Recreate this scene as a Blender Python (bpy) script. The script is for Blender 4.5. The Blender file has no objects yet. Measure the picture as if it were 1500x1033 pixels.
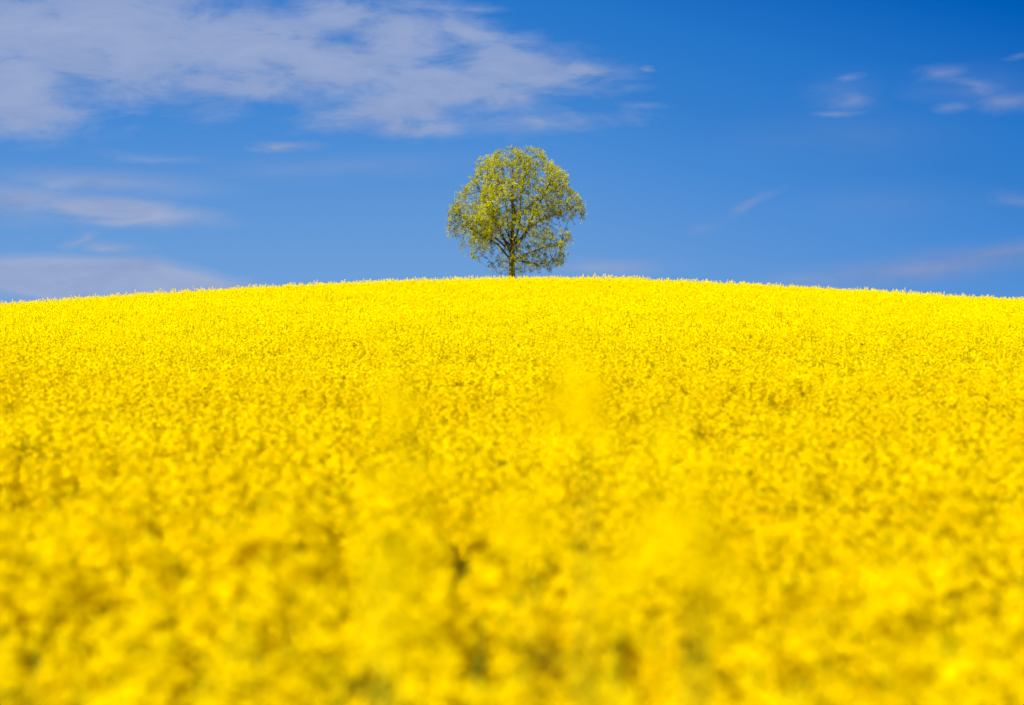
import bpy, math, random
import numpy as np

R = math.radians
C = bpy.context.scene.collection
scene = bpy.context.scene
rng = np.random.default_rng(7)
random.seed(7)

# ------------------------------------------------------------------ camera
EYE = 2.0                      # camera height over the ground below it
cd = bpy.data.cameras.new("camera")
cam = bpy.data.objects.new("camera", cd)
C.objects.link(cam)
scene.camera = cam
cam.location = (0, 0, EYE)
cam.rotation_euler = (R(90), 0, 0)
cd.sensor_width = 36.0
cd.lens = 85.0
cd.clip_start = 0.1
cd.clip_end = 20000
cd.dof.use_dof = True
cd.dof.focus_distance = 150.0
cd.dof.aperture_fstop = 2.2

# ------------------------------------------------------------------ sky + sun
SUN_EL, SUN_AZ = R(36), R(-160)       # azimuth from +Y (view direction), clockwise: behind the camera, from the left
scene.view_settings.view_transform = 'Standard'
scene.view_settings.look = 'None'
scene.view_settings.gamma = 1
scene.view_settings.exposure = 0.65
w = bpy.data.worlds.new("World")
scene.world = w
w.use_nodes = True
nt = w.node_tree
nt.nodes.clear()
N = nt.nodes.new
L = nt.links.new


def val(node, idx, v):
    if hasattr(v, 'is_output'):
        L(v, node.inputs[idx])
    else:
        node.inputs[idx].default_value = v


def M(op, a, b=0.0, c=None, clamp=False):
    n = N('ShaderNodeMath')
    n.operation = op
    n.use_clamp = clamp
    val(n, 0, a)
    val(n, 1, b)
    if c is not None:
        val(n, 2, c)
    return n.outputs[0]


def mixc(f, a, b, blend='MIX'):
    n = N('ShaderNodeMix')
    n.data_type = 'RGBA'
    n.blend_type = blend
    n.clamp_factor = True
    val(n, 0, f)
    val(n, 6, a)
    val(n, 7, b)
    return n.outputs[2]


sky = N('ShaderNodeTexSky')
sky.sky_type = 'NISHITA'
sky.sun_disc = False
sky.sun_elevation = SUN_EL
sky.sun_rotation = SUN_AZ
sky.air_density = 1.0
sky.dust_density = 0.3
sky.ozone_density = 4.0
tc = N('ShaderNodeTexCoord')
sep = N('ShaderNodeSeparateXYZ')
L(tc.outputs['Generated'], sep.inputs[0])
DX, DY, DZ = sep.outputs
# azimuth and elevation of the looked-at direction, in thousandths of a radian
AZ = M('MULTIPLY', M('ARCTAN2', DX, DY), 1000.0)
EL = M('MULTIPLY', M('ARCSINE', DZ), 1000.0)
# clear polarised spring sky: paler at the horizon, deep blue higher up and towards the right
t = M('DIVIDE', M('ADD', EL, M('MULTIPLY', M('MINIMUM', M('MAXIMUM', AZ, 0.0), 500.0), 0.25)), 200.0, clamp=True)
ramp = N('ShaderNodeValToRGB')
L(t, ramp.inputs[0])
SKYRAMP = [(0.0, (.181, .371, .701, 1)), (.19, (.147, .342, .694, 1)), (.46, (.067, .258, .665, 1)), (.60, (.036, .210, .610, 1)),
           (.74, (.019, .180, .590, 1)), (.95, (.0, .112, .479, 1)), (1.0, (.0, .10, .44, 1))]
cr = ramp.color_ramp
cr.elements[0].position, cr.elements[0].color = SKYRAMP[0]
cr.elements[1].position, cr.elements[1].color = SKYRAMP[-1]
for p, c in SKYRAMP[1:-1]:
    e = cr.elements.new(p)
    e.color = c
SKY_K = 0.10
skyc = N('ShaderNodeVectorMath')
skyc.operation = 'SCALE'
L(sky.outputs[0], skyc.inputs[0])
skyc.inputs[3].default_value = SKY_K
blend = M('DIVIDE', M('SUBTRACT', EL, 180.0), 350.0, clamp=True)      # high up it is the plain physical sky
clear = mixc(blend, ramp.outputs[0], skyc.outputs[0])

# ---- clouds, placed by azimuth and elevation
comb = N('ShaderNodeCombineXYZ')
val(comb, 0, M('MULTIPLY', AZ, 0.001))
val(comb, 1, M('MULTIPLY', EL, 0.001))
P = comb.outputs[0]


def noise(vec, scale, detail, rough, sx=1.0, sy=1.0, rot=0.0, off=(0, 0, 0), dist=0.0):
    m = N('ShaderNodeMapping')
    L(vec, m.inputs[0])
    m.inputs['Scale'].default_value = (sx, sy, 1)
    m.inputs['Rotation'].default_value = (0, 0, rot)
    m.inputs['Location'].default_value = off
    n = N('ShaderNodeTexNoise')
    L(m.outputs[0], n.inputs['Vector'])
    n.inputs['Scale'].default_value = scale
    n.inputs['Detail'].default_value = detail
    n.inputs['Roughness'].default_value = rough
    n.inputs['Distortion'].default_value = dist
    return n.outputs[0]


n_warp1 = noise(P, 14, 4, 0.55, 1, 2.0)
n_warp2 = noise(P, 14, 4, 0.55, 1, 2.0, off=(3.1, 7.7, 0))
n_fine = noise(P, 60, 6, 0.62, 0.55, 1.9, rot=R(6))
n_puff = noise(P, 34, 9, 0.62, 0.8, 2.3, rot=R(-10), off=(5.3, 1.1, 0), dist=0.4)
n_soft = noise(P, 9, 3, 0.5, 0.8, 2.4, off=(1.7, 2.2, 0))
WA = M('ADD', AZ, M('MULTIPLY', M('SUBTRACT', n_warp1, 0.5), 34.0))
WE = M('ADD', EL, M('MULTIPLY', M('SUBTRACT', n_warp2, 0.5), 15.0))
WA2 = M('ADD', AZ, M('MULTIPLY', M('SUBTRACT', M('ADD', n_puff, M('MULTIPLY', M('SUBTRACT', n_fine, 0.5), 0.8)), 0.5), 26.0))
WE2 = M('ADD', EL, M('MULTIPLY', M('SUBTRACT', n_puff, 0.5), 8.0))


def px(x, y):                     # direction of a point of the sky (milliradians)
    return (math.atan((x - 750) / 3542) * 1000, math.atan((516.5 - y) / math.hypot(3542, x - 750)) * 1000)


def ellipse(x, y, rx, ry, rot, soft, strong, warp=2):
    a0, e0 = px(x, y)
    rx, ry = rx / 3.542, ry / 3.542
    c, s = math.cos(R(rot)), math.sin(R(rot))
    A, E = (WA, WE) if warp == 1 else (WA2, WE2)
    da, de = M('SUBTRACT', A, a0), M('SUBTRACT', E, e0)
    u = M('ADD', M('MULTIPLY', da, c / rx), M('MULTIPLY', de, s / rx))
    v = M('ADD', M('MULTIPLY', da, -s / ry), M('MULTIPLY', de, c / ry))
    d = M('SQRT', M('ADD', M('MULTIPLY', u, u), M('MULTIPLY', v, v)))
    f = M('DIVIDE', M('SUBTRACT', 1.0, d), soft, clamp=True)
    return M('MULTIPLY', M('MULTIPLY', f, f), strong)


def accumulate(items):
    out = None
    for it in items:
        f = ellipse(*it)
        out = f if out is None else M('MAXIMUM', out, f)
    return out


BIG = [(585, 165, 140, 40, 2, 0.7, 1.1, 2), (120, 50, 460, 150, -3, 0.7, 1.0, 1), (420, 75, 380, 92, -6, 0.7, 1.0, 1), (640, 125, 270, 66, -10, 0.75, 1.0, 1),
       (20, 160, 170, 72, 0, 0.7, 1.1, 1), (600, 158, 210, 56, 6, 0.8, 1.1, 1), (610, 190, 130, 22, 2, 0.8, 0.9, 1), (350, 125, 250, 38, -5, 0.8, 0.9, 1), (30, 120, 170, 90, 0, 0.8, 1.0, 1), (560, 40, 230, 95, -14, 0.8, 0.95, 1),
       (760, 108, 200, 62, -6, 0.8, 1.0, 1), (850, 104, 60, 20, 0, 0.8, 1.0, 1), (690, 50, 150, 45, -10, 0.9, 0.8, 1), (790, 184, 220, 24, 2, 1.0, 0.8, 1)]
SMALL = [(408, 216, 66, 11, -1, 0.9, 0.95), (165, 309, 210, 30, -4, 0.7, 1.35), (20, 293, 220, 46, 0, 1.0, 1.25), (140, 268, 260, 30, -2, 1.0, 0.75),
         (150, 410, 262, 44, -3, 0.35, 1.25), (60, 425, 240, 30, 0, 1.0, 0.7), (120, 352, 30, 15, 30, 1.0, 0.9), (165, 362, 64, 13, -6, 1.0, 0.8),
         (1247, 147, 52, 22, 8, 1.0, 0.72), (1225, 166, 60, 8, 1, 1.0, 0.62), (1250, 113, 36, 11, 0, 1.0, 0.5), (1240, 140, 90, 50, 0, 1.0, 0.18),
         (1380, 107, 55, 19, 4, 1.0, 0.75), (1435, 124, 90, 15, -12, 1.0, 0.7), (1482, 148, 80, 24, 4, 1.0, 0.8), (1392, 157, 48, 13, 4, 1.0, 0.6),
         (1430, 130, 140, 50, 0, 1.0, 0.2), (1490, 86, 40, 7, 8, 1.0, 0.45), (1098, 300, 62, 14, 28, 1.0, 0.50), (1030, 335, 40, 14, 10, 1.0, 0.18),
         (1360, 392, 380, 36, 7, 0.9, 0.85), (1500, 364, 210, 24, 9, 0.9, 0.95), (1495, 297, 75, 17, -12, 1.0, 0.6),
         (890, 391, 140, 20, 0, 1.0, 0.75), (958, 99, 20, 8, 0, 1.0, 0.45), (940, 155, 60, 8, -3, 1.0, 0.35), (700, 12, 60, 14, 0, 1.0, 0.5),
         (500, 245, 300, 30, 3, 1.0, 0.22), (230, 232, 120, 14, -5, 1.0, 0.3), (1250, 200, 260, 60, 0, 1.0, 0.10), (1300, 300, 200, 50, 0, 1.0, 0.10)]
big = accumulate(BIG)
small = accumulate(SMALL)
# the big cloud field is torn: thin where its noise is low
lump = M('ADD', M('ADD', M('MULTIPLY', n_puff, 1.25), M('MULTIPLY', n_fine, 0.45)), M('MULTIPLY', n_soft, 0.35))     # about 1.02 on average
big_a = M('ADD', M('MULTIPLY', M('POWER', big, 0.5), 1.15), M('MULTIPLY', M('SUBTRACT', lump, 1.05), 2.3), clamp=True)
big_a = M('MULTIPLY', M('MULTIPLY', big_a, M('POWER', big, 0.25)), 0.84)
fine_mod = M('MULTIPLY_ADD', M('ADD', n_fine, n_puff), 0.7, 0.20)
small_a = M('MULTIPLY', M('MULTIPLY', M('POWER', small, 0.75), fine_mod), 0.95)
alpha = M('MAXIMUM', big_a, small_a)
alpha = M('MINIMUM', alpha, 0.9)
CLOUD_LO, CLOUD_HI = (0.235, 0.33, 0.575, 1), (0.375, 0.445, 0.65, 1)
cloudc = mixc(M('MULTIPLY', M('SUBTRACT', M('ADD', M('MULTIPLY', n_puff, 0.6), M('MULTIPLY', n_soft, 0.4)), 0.35), 3.3, clamp=True), CLOUD_LO, CLOUD_HI)
# light from the right side of the sky is weaker
cloudc = mixc(M('DIVIDE', M('ADD', AZ, 20.0), 420.0, clamp=True), cloudc, (0.10, 0.20, 0.50, 1))
skyall = mixc(alpha, clear, cloudc)
bg = N('ShaderNodeBackground')
L(skyall, bg.inputs[0])
bg.inputs[1].default_value = 2 ** -scene.view_settings.exposure
BG = bg
wo = N('ShaderNodeOutputWorld')
L(bg.outputs[0], wo.inputs[0])

sl = bpy.data.lights.new("sun", 'SUN')
sun = bpy.data.objects.new("sun", sl)
C.objects.link(sun)
sl.energy = 4.7
sl.angle = R(0.5)
sl.color = (1.0, 0.95, 0.86)
sd = np.array([math.sin(SUN_AZ) * math.cos(SUN_EL), math.cos(SUN_AZ) * math.cos(SUN_EL), math.sin(SUN_EL)])
from mathutils import Vector
sun.rotation_euler = Vector(sd.tolist()).to_track_quat('Z', 'Y').to_euler()
scene.cycles.max_bounces = 8
scene.cycles.diffuse_bounces = 5
scene.cycles.transmission_bounces = 5


# ------------------------------------------------------------------ terrain
def smooth(a, b, t):
    t = np.clip((t - a) / (b - a), 0, 1)
    return t * t * (3 - 2 * t)


SY = np.array([-400, -60, 0, 10, 20, 40, 80, 105, 125, 150, 175, 210, 260, 350, 600, 900])
SS = np.array([0, .0, .000, .006, .014, .031, .0525, .0535, .037, .008, -.01, -.045, -.07, -.05, -.02, 0.])
_yy = np.arange(-400, 900.01, .5)
_sl = np.interp(_yy, SY, SS)
_zz = np.concatenate([[0], np.cumsum((_sl[1:] + _sl[:-1]) * .25)])
_zz -= np.interp(0, _yy, _zz)


def ground_z(x, y):
    z = np.interp(y, _yy, _zz)
    d = x - 3.85
    c = np.where(d < 0, 19.0, 3.56)
    k = np.where(d < 0, .0817, .0606)
    h = k * (np.sqrt(d * d + c * c) - c)
    h = 14 * np.tanh(h / 14)
    return z - h * smooth(8, 120, y)


def mat(name, build):
    m = bpy.data.materials.new(name)
    m.use_nodes = True
    t = m.node_tree
    t.nodes.clear()
    build(t)
    return m


def leafy(col_a, col_b, scale, trans, trans_tint=(1, 1, 1), rough=0.6, spec=0.15, attr=None, light_tint=False):
    def b(t):
        n, l = t.nodes.new, t.links.new
        out = n('ShaderNodeOutputMaterial')
        geo = n('ShaderNodeNewGeometry')
        nz = n('ShaderNodeTexNoise')
        nz.inputs['Scale'].default_value = scale
        nz.inputs['Detail'].default_value = 3
        l(geo.outputs['Position'], nz.inputs['Vector'])
        r = n('ShaderNodeMapRange')
        r.inputs[1].default_value, r.inputs[2].default_value = 0.36, 0.64
        l(nz.outputs[0], r.inputs[0])
        fac = r.outputs[0]
        if light_tint:          # light gradient of the field painted into petal colour: lemon uphill, darker golden near
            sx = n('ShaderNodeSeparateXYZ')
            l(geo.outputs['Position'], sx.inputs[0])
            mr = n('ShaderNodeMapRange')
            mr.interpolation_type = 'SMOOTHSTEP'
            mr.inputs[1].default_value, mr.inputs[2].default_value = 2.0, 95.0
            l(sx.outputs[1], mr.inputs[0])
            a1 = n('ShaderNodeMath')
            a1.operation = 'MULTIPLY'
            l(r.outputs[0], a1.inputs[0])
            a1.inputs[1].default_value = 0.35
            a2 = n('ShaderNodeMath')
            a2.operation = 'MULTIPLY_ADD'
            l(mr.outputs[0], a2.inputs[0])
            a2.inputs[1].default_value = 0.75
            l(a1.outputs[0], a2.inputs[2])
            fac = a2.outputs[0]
        if attr:
            at = n('ShaderNodeAttribute')
            at.attribute_name = attr
            ad = n('ShaderNodeMath')
            ad.operation = 'MULTIPLY_ADD'
            l(r.outputs[0], ad.inputs[0])
            ad.inputs[1].default_value = 0.35
            mu = n('ShaderNodeMath')
            mu.operation = 'MULTIPLY'
            l(at.outputs['Fac'], mu.inputs[0])
            mu.inputs[1].default_value = 0.75
            l(mu.outputs[0], ad.inputs[2])
            fac = ad.outputs[0]
        mx = n('ShaderNodeMix')
        mx.data_type = 'RGBA'
        mx.inputs[6].default_value = (*col_a, 1)
        mx.inputs[7].default_value = (*col_b, 1)
        l(fac, mx.inputs[0])
        p = n('ShaderNodeBsdfPrincipled')
        p.inputs['Roughness'].default_value = rough
        p.inputs['Specular IOR Level'].default_value = spec
        l(mx.outputs[2], p.inputs['Base Color'])
        if trans > 0:
            tr = n('ShaderNodeBsdfTranslucent')
            mm = n('ShaderNodeMix')
            mm.data_type = 'RGBA'
            mm.blend_type = 'MULTIPLY'
            mm.inputs[0].default_value = 1
            l(mx.outputs[2], mm.inputs[6])
            mm.inputs[7].default_value = (*trans_tint, 1)
            l(mm.outputs[2], tr.inputs[0])
            ms = n('ShaderNodeMixShader')
            ms.inputs[0].default_value = trans
            l(p.outputs[0], ms.inputs[1])
            l(tr.outputs[0], ms.inputs[2])
            l(ms.outputs[0], out.inputs[0])
        else:
            l(p.outputs[0], out.inputs[0])
    return b


m_petal = mat("rapeseed_petal", leafy((0.78, 0.53, 0.0), (0.98, 0.815, 0.0), 0.35, 0.26, (1, 1, 0.5), 0.8, 0.0, light_tint=True))
m_bud = mat("rapeseed_bud", leafy((0.50, 0.44, 0.003), (0.70, 0.55, 0.003), 6, 0.2, rough=0.8, spec=0))
m_stem = mat("rapeseed_stem", leafy((0.16, 0.18, 0.008), (0.26, 0.25, 0.008), 4, 0.1, rough=0.8, spec=0.02))
m_leafg = mat("rapeseed_leaf", leafy((0.07, 0.10, 0.006), (0.12, 0.14, 0.008), 5, 0.2, rough=0.8, spec=0.02))
m_soil = mat("field_soil", leafy((0.06, 0.07, 0.008), (0.12, 0.11, 0.012), 1.5, 0.0, rough=0.95, spec=0.05))
m_bark = None


# ------------------------------------------------------------------ mesh helpers
def mesh_from(name, verts, faces_by_mat, mats, smooth_shade=False, attrs=None):
    """faces_by_mat: list of int arrays (n,3) or (n,4), one list per material"""
    me = bpy.data.meshes.new(name)
    verts = np.asarray(verts, dtype=np.float32)
    me.vertices.add(len(verts))
    me.vertices.foreach_set('co', verts.ravel())
    loops, starts, tot, mi = [], [], [], []
    pos = 0
    for k, groups in enumerate(faces_by_mat):
        for f in groups:
            f = np.asarray(f, dtype=np.int32)
            if f.size == 0:
                continue
            n, s = f.shape
            loops.append(f.ravel())
            starts.append(pos + np.arange(n) * s)
            tot.append(np.full(n, s))
            mi.append(np.full(n, k))
            pos += n * s
    loops = np.concatenate(loops)
    starts = np.concatenate(starts).astype(np.int32)
    tot = np.concatenate(tot).astype(np.int32)
    mi = np.concatenate(mi).astype(np.int32)
    me.loops.add(len(loops))
    me.loops.foreach_set('vertex_index', loops)
    me.polygons.add(len(starts))
    me.polygons.foreach_set('loop_start', starts)
    me.polygons.foreach_set('loop_total', tot)
    me.polygons.foreach_set('material_index', mi)
    if smooth_shade:
        me.polygons.foreach_set('use_smooth', np.ones(len(starts), dtype=bool))
    for m in mats:
        me.materials.append(m)
    if attrs:
        for an, v in attrs.items():
            a = me.attributes.new(an, 'FLOAT', 'POINT')
            a.data.foreach_set('value', np.asarray(v, dtype=np.float32))
    me.update(calc_edges=True)
    me.validate()
    return me


class Geo:
    def __init__(self, nm):
        self.v, self.n, self.f = [], 0, [[] for _ in range(nm)]

    def add(self, v, f, m):
        v = np.asarray(v, dtype=np.float32).reshape(-1, 3)
        self.v.append(v)
        self.f[m].append(np.asarray(f) + self.n)
        self.n += len(v)

    def merge(self, g, Rm, off, scale=1.0):
        V = np.concatenate(g.v) * scale @ Rm.T + off
        self.v.append(V)
        for k in range(len(g.f)):
            for f in g.f[k]:
                self.f[k].append(f + self.n)
        self.n += len(V)

    def mesh(self, name, mats):
        return mesh_from(name, np.concatenate(self.v), self.f, mats)


def tube(g, pts, rad, m, sides=3):
    pts = np.asarray(pts, float)
    n = len(pts)
    d = np.gradient(pts, axis=0)
    d /= np.linalg.norm(d, axis=1)[:, None] + 1e-9
    ref = np.array([0.31, 0.95, 0.02])
    a = np.cross(d, ref)
    a /= np.linalg.norm(a, axis=1)[:, None] + 1e-9
    b = np.cross(d, a)
    th = np.arange(sides) * 2 * np.pi / sides
    rad = np.broadcast_to(np.asarray(rad, float), (n,))
    V = pts[:, None] + rad[:, None, None] * (np.cos(th)[None, :, None] * a[:, None] + np.sin(th)[None, :, None] * b[:, None])
    i = np.arange(n - 1)[:, None] * sides
    j = np.arange(sides)[None]
    j2 = (j + 1) % sides
    F = np.stack([i + j, i + j2, i + sides + j2, i + sides + j], -1).reshape(-1, 4)
    g.add(V.reshape(-1, 3), F, m)


def basis(nrm, spin):
    nrm = nrm / (np.linalg.norm(nrm, axis=-1, keepdims=True) + 1e-9)
    ref = np.where(np.abs(nrm[..., 2:3]) > .9, np.array([1., 0, 0]), np.array([0, 0, 1.]))
    a = np.cross(ref, nrm)
    a /= np.linalg.norm(a, axis=-1, keepdims=True) + 1e-9
    b = np.cross(nrm, a)
    c, s = np.cos(spin)[..., None], np.sin(spin)[..., None]
    return a * c + b * s, -a * s + b * c, nrm


def flowers(g, cen, nrm, size, m, four=True):
    """four-petalled flowers (or one rounded face each when far away)"""
    n = len(cen)
    a, b, c = basis(nrm, rng.uniform(0, 6.28, n))
    size = np.broadcast_to(size, (n,))[:, None]
    if four:
        for q in range(4):
            th = q * np.pi / 2
            u = a * math.cos(th) + b * math.sin(th)
            v = -a * math.sin(th) + b * math.cos(th)
            lift = rng.uniform(.05, .45, n)[:, None]
            p0 = cen + u * size * .08
            p1 = cen + (u * .62 + v * .40 + c * lift * .6) * size
            p2 = cen + (u * 1.02 + c * lift) * size
            p3 = cen + (u * .62 - v * .40 + c * lift * .6) * size
            V = np.stack([p0, p1, p2, p3], 1).reshape(-1, 3)
            i = np.arange(n)[:, None] * 4
            g.add(V, i + np.array([0, 1, 2, 3])[None], m)
    else:
        k = 5
        th = np.arange(k) * 2 * np.pi / k
        V = cen[:, None] + size[:, None] * (np.cos(th)[None, :, None] * a[:, None] + np.sin(th)[None, :, None] * b[:, None]) * rng.uniform(.7, 1.15, (n, k, 1))
        i = np.arange(n)[:, None] * k
        g.add(V.reshape(-1, 3), i + np.arange(k)[None], m)


PET, BUD, STM, LEF = 0, 1, 2, 3
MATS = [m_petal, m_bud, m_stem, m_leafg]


def raceme(g, base, lean, lod, sc=1.0):
    """flower head: open flowers in tiers round the stalk, buds at the tip"""
    n = {0: rng.integers(26, 40), 1: rng.integers(14, 20)}[lod]
    h = rng.uniform(.06, .13) * sc
    ax = np.array([lean[0], lean[1], 1.0])
    ax /= np.linalg.norm(ax)
    t = np.sort(rng.uniform(0, 1, n))
    th = np.arange(n) * 2.4 + rng.uniform(0, 6)
    r = (0.032 - 0.017 * t) * sc * rng.uniform(.75, 1.2, n)
    out = np.stack([np.cos(th), np.sin(th), np.zeros(n)], -1)
    cen = base + ax * (t * h)[:, None] + out * r[:, None]
    nrm = out * (1.1 - .6 * t)[:, None] + np.array([0, 0, .75]) + rng.normal(0, .25, (n, 3))
    s = (0.0115 if lod == 0 else 0.0130) * sc * rng.uniform(.85, 1.2, n)
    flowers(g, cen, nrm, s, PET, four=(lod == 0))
    nb = 4 if lod == 0 else 2
    bc = base + ax * (h * .99) + rng.normal(0, .004 * sc, (nb, 3))
    for q in bc:
        s0 = .0040 * sc
        V = q + np.array([[s0, 0, 0], [-s0 * .5, s0 * .87, 0], [-s0 * .5, -s0 * .87, 0], [0, 0, s0 * 2.2], [0, 0, -s0]])
        g.add(V, [[0, 1, 3], [1, 2, 3], [2, 0, 3], [1, 0, 4], [2, 1, 4], [0, 2, 4]], BUD)
    return base + ax * h


PIECES = None                      # when a list, a plant keeps its pieces apart: (name, Geo)


def piece(g, nm):
    if PIECES is None:
        return g
    if nm == 'stem' and PIECES and PIECES[0][0] == 'stem':
        return PIECES[0][1]
    PIECES.append((nm, Geo(4)))
    return PIECES[-1][1]


def plant(lod, height=1.25, nr=None, spread=1.0, sc=1.0, lean=None, nleaf=None):
    g = Geo(4)
    nr = nr or int(rng.integers(5, 8))
    lean = rng.normal(0, .05, 2) if lean is None else np.asarray(lean)
    top = np.array([lean[0] * height, lean[1] * height, height - .10])
    zs = np.linspace(0, 1, 5)
    main = np.outer(zs, top) + np.stack([np.sin(zs * 5) * .01, np.cos(zs * 4) * .01 - .01, zs * 0], -1)
    tube(piece(g, 'stem'), main, np.linspace(.009, .004, 5), STM, 3)
    raceme(piece(g, 'flower_head'), top, lean, lod, sc * 1.1)
    for k in range(nr - 1):
        f = rng.uniform(.45, .86)
        p0 = np.array([np.interp(f, zs, main[:, q]) for q in range(3)])
        th = k * 2.4 + rng.uniform(-.4, .4)
        rr = rng.uniform(.07, .20) * spread
        zt = height - rng.uniform(.10, .36) * (1 if k < 4 else 1.1)
        p2 = p0 + np.array([math.cos(th) * rr, math.sin(th) * rr, 0])
        p2[2] = max(zt, p0[2] + .08)
        p1 = (p0 + p2) / 2 + np.array([math.cos(th), math.sin(th), -.4]) * .03
        tube(piece(g, 'stem'), [p0, p1, p2], [.004, .0035, .0025], STM, 3)
        raceme(piece(g, 'flower_head'), p2, (math.cos(th) * .15, math.sin(th) * .15), lod, sc * rng.uniform(.8, 1.05))
    nl = nleaf or (9 if lod == 0 else 3)
    for k in range(nl):
        z = rng.uniform(.30, .82) * height
        th = rng.uniform(0, 6.28)
        d = np.array([math.cos(th), math.sin(th), 0])
        s = np.array([-d[1], d[0], 0])
        b0 = np.array([0, 0, z])
        ln, wd = rng.uniform(.08, .18), rng.uniform(.014, .030)
        V = [b0, b0 + d * ln * .5 + s * wd + [0, 0, .05], b0 + d * ln + [0, 0, -.01], b0 + d * ln * .5 - s * wd + [0, 0, .05]]
        piece(g, 'leaf').add(V, [[0, 1, 2, 3]], LEF)
    return g


def rotz(a):
    return np.array([[math.cos(a), -math.sin(a), 0], [math.sin(a), math.cos(a), 0], [0, 0, 1.]])


def link(name, me, parent=None, loc=None):
    o = bpy.data.objects.new(name, me)
    C.objects.link(o)
    if parent:
        o.parent = parent
    if loc is not None:
        o.location = loc
    return o


# ------------------------------------------------------------------ ground
def axis_pts(core0, core1, step, far):
    a = list(np.arange(core0, core1 + .01, step))
    s = step
    lo, hi = core0, core1
    L0, L1 = [], []
    while hi < far:
        s *= 1.35
        hi += s
        lo -= s
        L1.append(hi)
        L0.append(lo)
    return np.array(L0[::-1] + a + L1)


gx, gy = axis_pts(-80, 80, 2.0, 4000), axis_pts(-20, 260, 2.0, 6000)
GX, GY = np.meshgrid(gx, gy)
GZ = ground_z(GX, GY)
gv = np.stack([GX, GY, GZ], -1).reshape(-1, 3)
nx, ny = len(gx), len(gy)
ii, jj = np.meshgrid(np.arange(nx - 1), np.arange(ny - 1))
b0 = (jj * nx + ii).ravel()
gf = np.stack([b0, b0 + 1, b0 + nx + 1, b0 + nx], -1)
ground = link("ground", mesh_from("ground", gv, [[gf]], [m_soil], True))
ground["kind"] = "structure"

# ------------------------------------------------------------------ rapeseed field (one mass nobody could count)
NEAR_END = 34.0
near_src = bpy.data.collections.new("rapeseed_near_kinds")
far_src = bpy.data.collections.new("rapeseed_far_kinds")
for k in range(14):
    o = bpy.data.objects.new("near_%02d" % k, plant(0, sc=1.5, spread=1.15).mesh("near_plant", MATS))
    near_src.objects.link(o)
for k in range(8):
    G = Geo(4)
    for q in range(30):
        rad = 0.72 * math.sqrt(rng.uniform(0, 1))
        th = rng.uniform(0, 6.28)
        pl = plant(1, height=1.25 + rng.normal(0, .055) + (rng.uniform(.06, .22) if rng.uniform() < .06 else 0), nr=int(rng.integers(4, 7)), sc=1.12)
        G.merge(pl, rotz(rng.uniform(0, 6.28)), np.array([rad * math.cos(th), rad * math.sin(th), 0]))
    o = bpy.data.objects.new("far_%02d" % k, G.mesh("far_patch", MATS))
    far_src.objects.link(o)


def vnoise(x, y, s, seed):
    r = np.random.default_rng(seed)
    T = r.uniform(-1, 1, (64, 64))
    u, v = x / s, y / s
    i, j = np.floor(u).astype(int), np.floor(v).astype(int)
    fu, fv = u - i, v - j
    fu, fv = fu * fu * (3 - 2 * fu), fv * fv * (3 - 2 * fv)
    g = lambda a, b: T[a % 64, b % 64]
    return (g(i, j) * (1 - fu) + g(i + 1, j) * fu) * (1 - fv) + (g(i, j + 1) * (1 - fu) + g(i + 1, j + 1) * fu) * fv


def scatter(y0, y1, dens, halfw):
    s = 1 / math.sqrt(dens)
    ys = np.arange(y0, y1, s)
    X, Y = [], []
    for y in ys:
        h = halfw(y)
        xs = np.arange(-h, h, s)
        X.append(xs + rng.uniform(-.55, .55, len(xs)) * s)
        Y.append(np.full(len(xs), y) + rng.uniform(-.55, .55, len(xs)) * s)
    return np.concatenate(X), np.concatenate(Y)


xn, yn = scatter(1.1, NEAR_END, 14.5, lambda y: 2.6 + .28 * y)
# small gaps in the crop
gap = vnoise(xn, yn, .30, 3) + .7 * vnoise(xn, yn, .17, 4)
keep = (gap > -.30) | (rng.uniform(0, 1, len(xn)) < .06)
keep &= (xn ** 2 + yn ** 2) > 1.9 ** 2
xn, yn = xn[keep], yn[keep]
xf, yf = scatter(NEAR_END - .2, 215, 1.0, lambda y: 4 + .30 * y)
thinner = vnoise(xf, yf, 2.6, 21) + .8 * vnoise(xf, yf, 1.1, 22)
keep = (thinner > -.95) | (rng.uniform(0, 1, len(xf)) < .35)
xf, yf = xf[keep], yf[keep]


def field_points(name, x, y, sink, zs, tilt):
    me = bpy.data.meshes.new(name)
    z = ground_z(x, y) - sink
    me.vertices.add(len(x))
    me.vertices.foreach_set('co', np.stack([x, y, z], -1).astype(np.float32).ravel())
    rot = np.stack([rng.normal(0, tilt, len(x)), rng.normal(0, tilt, len(x)), rng.uniform(0, 6.28, len(x))], -1)
    a = me.attributes.new('rot', 'FLOAT_VECTOR', 'POINT')
    a.data.foreach_set('vector', rot.astype(np.float32).ravel())
    a = me.attributes.new('sc', 'FLOAT', 'POINT')
    a.data.foreach_set('value', zs.astype(np.float32))
    return me


sn = 1 + .085 * vnoise(xn, yn, 1.15, 11) + .05 * vnoise(xn, yn, .5, 13) + .03 * vnoise(xn, yn, 4, 12) + rng.normal(0, .055, len(xn))
sn *= 1 + .08 * (1 - smooth(3, 20, yn))
sn = np.minimum(sn, 1.27)
sf = 1 + .045 * vnoise(xf, yf, 7, 12) + .035 * vnoise(xf, yf, 2.2, 14) + rng.normal(0, .02, len(xf))
pn = field_points("near_points", xn, yn, .02, sn, .06)
pf = field_points("far_points", xf, yf, .02, sf, .0)


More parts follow.
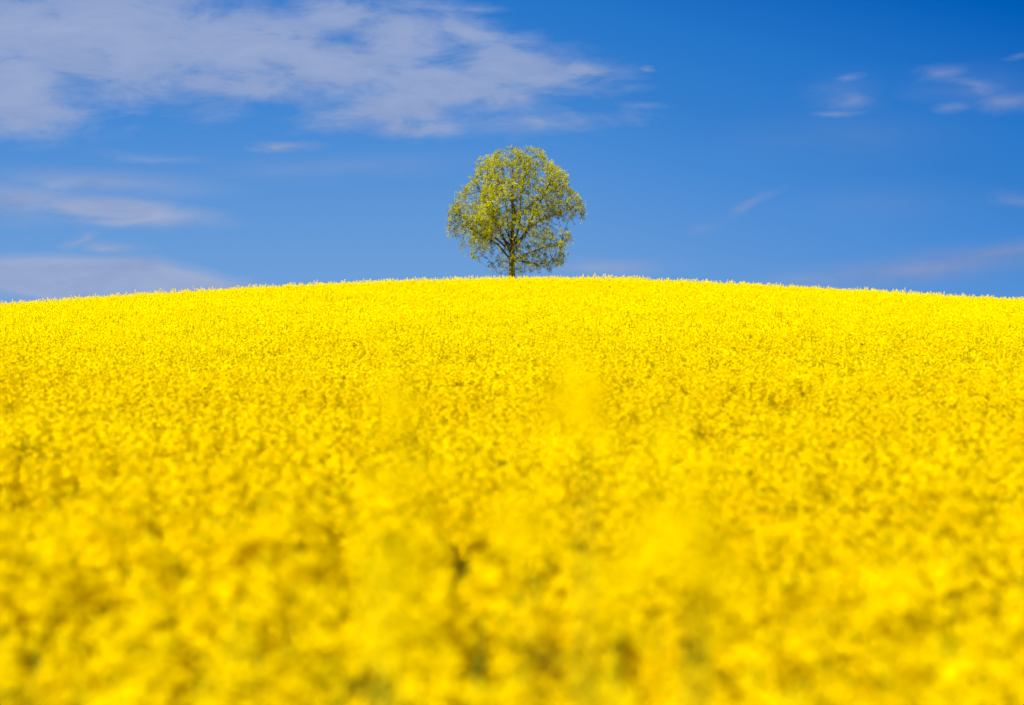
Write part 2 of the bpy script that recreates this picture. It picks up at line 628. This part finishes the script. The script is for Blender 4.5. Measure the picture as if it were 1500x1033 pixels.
def scatter_nodes(me_far_obj):
    ng = bpy.data.node_groups.new("rapeseed_scatter", 'GeometryNodeTree')
    ng.interface.new_socket(name="Geometry", in_out='INPUT', socket_type='NodeSocketGeometry')
    ng.interface.new_socket(name="Geometry", in_out='OUTPUT', socket_type='NodeSocketGeometry')
    n, l = ng.nodes.new, ng.links.new
    gi, go = n('NodeGroupInput'), n('NodeGroupOutput')
    jn = n('GeometryNodeJoinGeometry')

    def branch(geo, coll):
        ci = n('GeometryNodeCollectionInfo')
        ci.inputs['Collection'].default_value = coll
        ci.inputs['Separate Children'].default_value = True
        ci.inputs['Reset Children'].default_value = True
        ip = n('GeometryNodeInstanceOnPoints')
        ip.inputs['Pick Instance'].default_value = True
        l(geo, ip.inputs['Points'])
        l(ci.outputs[0], ip.inputs['Instance'])
        ri = n('FunctionNodeRandomValue')
        ri.data_type = 'INT'
        for s in ri.inputs:
            if s.name == 'Min' and s.type == 'INT':
                s.default_value = 0
            if s.name == 'Max' and s.type == 'INT':
                s.default_value = 999
        outi = [s for s in ri.outputs if s.type == 'INT'][0]
        l(outi, ip.inputs['Instance Index'])
        ra = n('GeometryNodeInputNamedAttribute')
        ra.data_type = 'FLOAT_VECTOR'
        ra.inputs[0].default_value = 'rot'
        sa = n('GeometryNodeInputNamedAttribute')
        sa.data_type = 'FLOAT'
        sa.inputs[0].default_value = 'sc'
        er = n('FunctionNodeEulerToRotation')
        l([s for s in ra.outputs if s.enabled and s.name == 'Attribute'][0], er.inputs[0])
        l(er.outputs[0], ip.inputs['Rotation'])
        l([s for s in sa.outputs if s.enabled and s.name == 'Attribute'][0], ip.inputs['Scale'])
        l(ip.outputs[0], jn.inputs[0])
    branch(gi.outputs[0], near_src)
    oi = n('GeometryNodeObjectInfo')
    oi.inputs['Object'].default_value = me_far_obj
    branch(oi.outputs['Geometry'], far_src)
    l(jn.outputs[0], go.inputs[0])
    return ng


far_holder = bpy.data.objects.new("far_points", pf)      # only read by the field's nodes
field = link("rapeseed_field", pn)
field["kind"] = "stuff"
field["label"] = "dense yellow flowering rapeseed crop covering the whole hill"
field["category"] = "rapeseed"
md = field.modifiers.new("scatter", 'NODES')
md.node_group = scatter_nodes(far_holder)

# ------------------------------------------------------------------ a few tall plants near the camera that stand out
def tall_plant(xpx, ypx, dist, label, seed):
    global rng, PIECES
    keep_rng, PIECES = rng, []
    rng = np.random.default_rng(seed)
    x = (xpx - 750) / 3542 * dist
    zt = EYE - (ypx - 516.5) / 3542 * dist
    zg = float(ground_z(np.float64(x), dist))
    H = zt - zg
    g = plant(0, height=H, nr=3, spread=.45, sc=1.25, nleaf=1, lean=(0, 0))
    e = bpy.data.objects.new("rapeseed_plant", None)
    C.objects.link(e)
    e.empty_display_size = .2
    e.location = (x, dist, zg)
    e.rotation_euler = (0, 0, seed)
    e["label"], e["category"], e["group"] = label, "rapeseed plant", "tall blurred rapeseed plants close to the camera"
    for nm, pg in PIECES:
        ks = [k for k in range(4) if pg.f[k]]
        link(nm, mesh_from(nm, np.concatenate(pg.v), [pg.f[k] for k in ks], [MATS[k] for k in ks]), e)
    PIECES = None
    rng = keep_rng


tall_plant(845, 536, 2.9, "tall out-of-focus yellow rapeseed head standing highest, below and right of the tree", 3)
tall_plant(575, 660, 2.5, "pale blurred rapeseed head left of centre in the foreground", 5)
tall_plant(985, 720, 2.3, "wide blurred rapeseed head right of centre in the foreground", 8)

# ------------------------------------------------------------------ the tree
TY = 165.0
SC = 3542 / TY * 4.696            # outline units per metre
ZB = EYE + (516.5 - 408.0) / 3542 * TY      # world height seen at the crest line
tree_base = float(ground_z(np.float64(0.), TY))
HID = ZB - tree_base


def Z(x, y):
    return np.array([(x - 565) / SC, (970 - y) / SC + HID])


OUT = [(500, 950), (410, 950), (380, 905), (400, 868), (340, 855), (270, 830), (210, 780), (190, 735), (215, 700), (130, 670), (118, 600), (108, 510),
       (150, 440), (195, 375), (240, 315), (285, 255), (295, 190), (385, 115), (470, 98), (530, 76), (615, 66), (700, 82), (775, 86), (800, 150),
       (870, 195), (930, 238), (960, 290), (955, 345), (1000, 365), (1050, 425), (1085, 520), (1040, 580), (950, 585), (885, 590), (905, 640), (965, 640), (988, 725),
       (935, 760), (942, 820), (920, 872), (830, 925), (755, 938), (690, 935), (670, 940), (600, 950)]
OUTM = np.array([Z(*p) for p in OUT])


def inside(px_, pz_, poly):
    x0, y0 = poly[:, 0], poly[:, 1]
    x1, y1 = np.roll(x0, -1), np.roll(y0, -1)
    P_, Q_ = px_[:, None], pz_[:, None]
    c = ((y0 > Q_) != (y1 > Q_)) & (P_ < (x1 - x0) * (Q_ - y0) / (y1 - y0 + 1e-12) + x0)
    return c.sum(1) % 2 == 1


def edge_dist(px_, pz_, poly):
    a, b = poly, np.roll(poly, -1, 0)
    ab = b - a
    p = np.stack([px_, pz_], -1)[:, None]
    t = np.clip(((p - a) * ab).sum(-1) / ((ab ** 2).sum(-1) + 1e-9), 0, 1)
    q = a + t[..., None] * ab
    return np.sqrt(((p - q) ** 2).sum(-1)).min(1)


trng = np.random.default_rng(42)
NA = 9000
ax_ = trng.uniform(-5, 5.4, NA * 4)
az_ = trng.uniform(HID, HID + 9.4, NA * 4)
ok = inside(ax_, az_, OUTM)
ax_, az_ = ax_[ok], az_[ok]
ed = edge_dist(ax_, az_, OUTM)
depth = 4.4 * np.sqrt(np.clip(1 - (1 - np.clip(ed / 3.6, 0, 1)) ** 2, 0, 1))
tt = trng.uniform(-1, 1, len(ax_))
tt = np.sign(tt) * np.abs(tt) ** .6
ay_ = tt * depth
A = np.stack([ax_, ay_, az_], -1)
# thin the attractors out into clumps so that sky shows between the sprays
cl = trng.uniform([-5, -4, HID], [5.4, 4, HID + 9.4], (170, 3))
dcl = np.sqrt(((A[:, None] - cl[None]) ** 2).sum(-1)).min(1)
prob = np.clip(1.35 - dcl / .85, .07, 1)
A = A[trng.uniform(0, 1, len(A)) < prob][:NA]

# main limbs as read from the photograph (outline units, depth in metres)
limbs = [
    [(565, 1200, 0), (565, 970, 0), (566, 900, 0), (566, 830, 0), (567, 760, 0), (567, 730, 0)],
    [(567, 735, 0), (548, 690, -.05), (537, 620, -.1), (530, 540, -.2), (522, 450, -.3), (500, 360, -.4), (470, 260, -.5)],
    [(567, 735, 0), (590, 690, .1), (606, 630, .15), (612, 560, .2), (616, 470, .3), (628, 370, .3), (655, 250, .4), (640, 160, .4)],
    [(570, 745, 0), (605, 715, -.2), (650, 675, -.4), (680, 620, -.7), (740, 575, -1.), (830, 540, -1.3), (930, 500, -1.3), (1000, 470, -1.2)],
    [(560, 800, 0), (535, 765, .1), (480, 715, .3), (420, 670, .6), (350, 600, 1.0), (260, 560, 1.2), (190, 520, 1.2)],
    [(557, 840, 0), (520, 800, -.2), (470, 740, -.5), (400, 700, -.9), (320, 650, -1.2), (240, 610, -1.4)],
    [(566, 760, 0), (545, 735, .3), (500, 690, .7), (470, 600, 1.1), (420, 500, 1.5), (370, 400, 1.8), (330, 300, 1.7)],
    [(567, 735, 0), (520, 640, -.5), (470, 530, -1.0), (400, 440, -1.4), (330, 380, -1.6)],
    [(572, 830, 0), (620, 828, .1), (680, 790, .3), (750, 770, .6), (840, 745, .9), (900, 720, 1.0)],
    [(572, 862, 0), (620, 850, -.1), (680, 858, -.4), (740, 870, -.8), (820, 850, -1.0)],
    [(556, 868, 0), (520, 852, .1), (470, 848, .3), (420, 870, .5)],
    [(612, 560, .2), (660, 490, .6), (720, 430, 1.0), (790, 360, 1.4), (860, 300, 1.5)],
    [(650, 675, -.4), (700, 560, -1.), (740, 470, -1.5), (790, 400, -1.9), (830, 310, -1.9)],
    [(567, 720, 0), (575, 640, .8), (590, 520, 1.6), (580, 400, 2.2), (590, 300, 2.3)],
    [(567, 725, 0), (560, 650, -.9), (575, 540, -1.7), (560, 420, -2.3), (570, 310, -2.4)],
    [(566, 800, 0), (580, 770, -.8), (610, 730, -1.6), (640, 690, -2.3), (660, 640, -2.8)],
    [(566, 800, 0), (550, 770, .9), (520, 720, 1.8), (500, 670, 2.6), (480, 620, 3.0)],
]
STEP = .13
nodes, parent = [], []


def nearest(p):
    n = np.array(nodes)
    return int(((n - p) ** 2).sum(1).argmin())


for li, lb in enumerate(limbs):
    P3 = np.array([[Z(a, b)[0], d, Z(a, b)[1]] for a, b, d in lb])
    if li == 0:
        P3[0, 2] = -.15
    seg = np.linalg.norm(np.diff(P3, axis=0), axis=1)
    cum = np.concatenate([[0], np.cumsum(seg)])
    s = np.arange(0, cum[-1], STEP)
    pts = np.stack([np.interp(s, cum, P3[:, q]) for q in range(3)], -1)
    if li:
        wob = np.cumsum(trng.normal(0, .018, pts.shape), 0)
        pts = pts + wob * np.linspace(0, 1, len(pts))[:, None]
    for k, p in enumerate(pts):
        if k == 0 and li:
            prev = nearest(p)
            continue
        nodes.append(p)
        parent.append(prev if nodes and len(nodes) > 1 else -1)
        prev = len(nodes) - 1
nlimb = len(nodes)
node = np.array(nodes)
par = list(parent)
DI, DK = 2.2, .17
D2 = np.full(len(A), 1e9)
NI = np.zeros(len(A), int)


def upd(st, pts):
    for s in range(0, len(pts), 400):
        d = ((A[:, None] - pts[None, s:s + 400]) ** 2).sum(-1)
        m = d.argmin(1)
        v = d[np.arange(len(A)), m]
        b = v < D2
        D2[b] = v[b]
        NI[b] = m[b] + st + s


upd(0, node)
for it in range(90):
    act = (D2 < DI ** 2) & (D2 > DK ** 2)
    if act.sum() < 5:
        break
    idx = NI[act]
    dv = A[act] - node[idx]
    dv /= np.linalg.norm(dv, axis=1)[:, None]
    u, inv = np.unique(idx, return_inverse=True)
    sm = np.zeros((len(u), 3))
    np.add.at(sm, inv, dv)
    sm /= np.linalg.norm(sm, axis=1)[:, None] + 1e-9
    pd = node[u] - node[np.maximum([par[q] for q in u], 0)]
    pd /= np.linalg.norm(pd, axis=1)[:, None] + 1e-9
    sm = sm + pd * .35 + np.array([0, 0, .10]) + trng.normal(0, .22, sm.shape)
    sm /= np.linalg.norm(sm, axis=1)[:, None]
    new = node[u] + sm * STEP
    # do not grow nodes on top of one another
    st = len(node)
    node = np.concatenate([node, new])
    par += u.tolist()
    upd(st, new)
    if len(node) > 26000:
        break
par = np.array(par)
NN = len(node)
child_n = np.bincount(par[par >= 0], minlength=NN)
r_tip = .0065
EXP = 2.2
acc = np.zeros(NN)
for i in range(NN - 1, -1, -1):
    if acc[i] == 0:
        acc[i] = r_tip ** EXP
    if par[i] >= 0:
        acc[par[i]] += acc[i]
rad = acc ** (1 / EXP)
TR = .225
rad = r_tip + (rad - r_tip) * (TR - r_tip) / (rad[0] - r_tip)
fl = np.clip(1 - node[:, 2] / .7, 0, 1)
rad *= np.where(np.arange(NN) < 12, 1 + .5 * fl ** 2, 1)
print("tree nodes", NN, "attractors", len(A), "root", rad[0])


def wood_mesh(name, sel, mats):
    g = Geo(1)
    # follow chains: each chain starts at a branching and follows its thickest child
    kids = [[] for _ in range(NN)]
    for i in range(NN):
        if par[i] >= 0:
            kids[par[i]].append(i)
    heads = [0]
    for i in range(NN):
        ks = sorted(kids[i], key=lambda q: -rad[q])
        heads += ks[1:]
    for h in heads:
        chain = [h]
        while kids[chain[-1]]:
            chain.append(max(kids[chain[-1]], key=lambda q: rad[q]))
        if sel(h) is False:
            continue
        pts, rr = [node[q] for q in chain], [rad[q] for q in chain]
        if par[h] >= 0:
            pts = [node[par[h]]] + pts
            rr = [min(rad[h] * 1.25, rad[par[h]])] + rr
        if len(pts) < 2:
            continue
        big = rr[0] > .05
        tube(g, np.array(pts), np.array(rr), 0, 10 if rr[0] > .12 else (6 if big else 3))
    return g.mesh(name, mats)


def bark(t):
    n, l = t.nodes.new, t.links.new
    out = n('ShaderNodeOutputMaterial')
    p = n('ShaderNodeBsdfPrincipled')
    p.inputs['Roughness'].default_value = .9
    p.inputs['Specular IOR Level'].default_value = .1
    geo = n('ShaderNodeNewGeometry')
    mp = n('ShaderNodeMapping')
    mp.inputs['Scale'].default_value = (1, 1, .35)
    l(geo.outputs['Position'], mp.inputs[0])
    nz = n('ShaderNodeTexNoise')
    nz.inputs['Scale'].default_value = 9
    nz.inputs['Detail'].default_value = 6
    l(mp.outputs[0], nz.inputs['Vector'])
    r = n('ShaderNodeValToRGB')
    r.color_ramp.elements[0].position, r.color_ramp.elements[0].color = .40, (.030, .026, .010, 1)
    r.color_ramp.elements[1].position, r.color_ramp.elements[1].color = .66, (.26, .22, .045, 1)
    e = r.color_ramp.elements.new(.54)
    e.color = (.10, .085, .022, 1)
    l(nz.outputs[0], r.inputs[0])
    l(r.outputs[0], p.inputs['Base Color'])
    bp = n('ShaderNodeBump')
    bp.inputs['Strength'].default_value = .8
    bp.inputs['Distance'].default_value = .03
    l(nz.outputs[0], bp.inputs['Height'])
    l(bp.outputs[0], p.inputs['Normal'])
    l(p.outputs[0], out.inputs[0])


m_bark = mat("tree_bark", bark)
tree = bpy.data.objects.new("deciduous_tree", None)
C.objects.link(tree)
tree.location = (0, TY, tree_base)
tree["label"] = "lone broad tree with fresh yellow-green spring leaves standing on the crest of the yellow field"
tree["category"] = "tree"
trunk = link("trunk", wood_mesh("trunk", lambda h: True, [m_bark]), tree)
trunk.data.polygons.foreach_set('use_smooth', np.ones(len(trunk.data.polygons), dtype=bool))

# leaves: bunches of small young leaves on the thin twigs
thin = np.where((rad < .016) & (np.arange(NN) >= nlimb))[0]
pos = node[thin]
vn = vnoise(pos[:, 0] * 1 + 31, pos[:, 2] * 1 + pos[:, 1] * .7 + 17, 1.05, 5) + .5 * vnoise(pos[:, 0] + 3, pos[:, 2] - pos[:, 1], .5, 6)
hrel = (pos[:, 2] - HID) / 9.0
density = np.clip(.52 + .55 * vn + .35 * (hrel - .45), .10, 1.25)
tipb = (child_n[thin] == 0) * .5
# bunches: twig points that carry a tight bunch of leaves
nb = trng.poisson(1.0 * (density + tipb * .8))
bsrc = np.repeat(np.arange(len(thin)), nb)
bc = pos[bsrc] + trng.normal(0, .09, (len(bsrc), 3))
per = trng.integers(9, 24, len(bsrc))
bid = np.repeat(np.arange(len(bsrc)), per)
src = bsrc[bid]
nl = len(src)
btint = trng.normal(0, .22, len(bsrc))
cen = bc[bid] + trng.normal(0, .060, (nl, 3))
nrm = trng.normal(0, 1, (nl, 3)) + np.array([-.4, -.9, .9]) * .9
la, lb_, lc = basis(nrm, trng.uniform(0, 6.28, nl))
sz = (trng.uniform(.022, .046, nl))[:, None]
V = np.stack([cen - la * sz, cen + lb_ * sz * .62, cen + la * sz * 1.1 + lc * sz * .25, cen - lb_ * sz * .62], 1).reshape(-1, 3)
F = (np.arange(nl)[:, None] * 4 + np.arange(4)[None])
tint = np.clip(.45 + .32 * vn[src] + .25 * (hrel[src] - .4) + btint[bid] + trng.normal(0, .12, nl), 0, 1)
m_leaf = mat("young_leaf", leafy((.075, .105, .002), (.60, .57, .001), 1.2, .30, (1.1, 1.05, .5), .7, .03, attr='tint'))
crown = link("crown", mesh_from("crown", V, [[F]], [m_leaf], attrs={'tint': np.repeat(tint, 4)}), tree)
print("leaves", nl, "field near", len(xn), "far", len(xf))
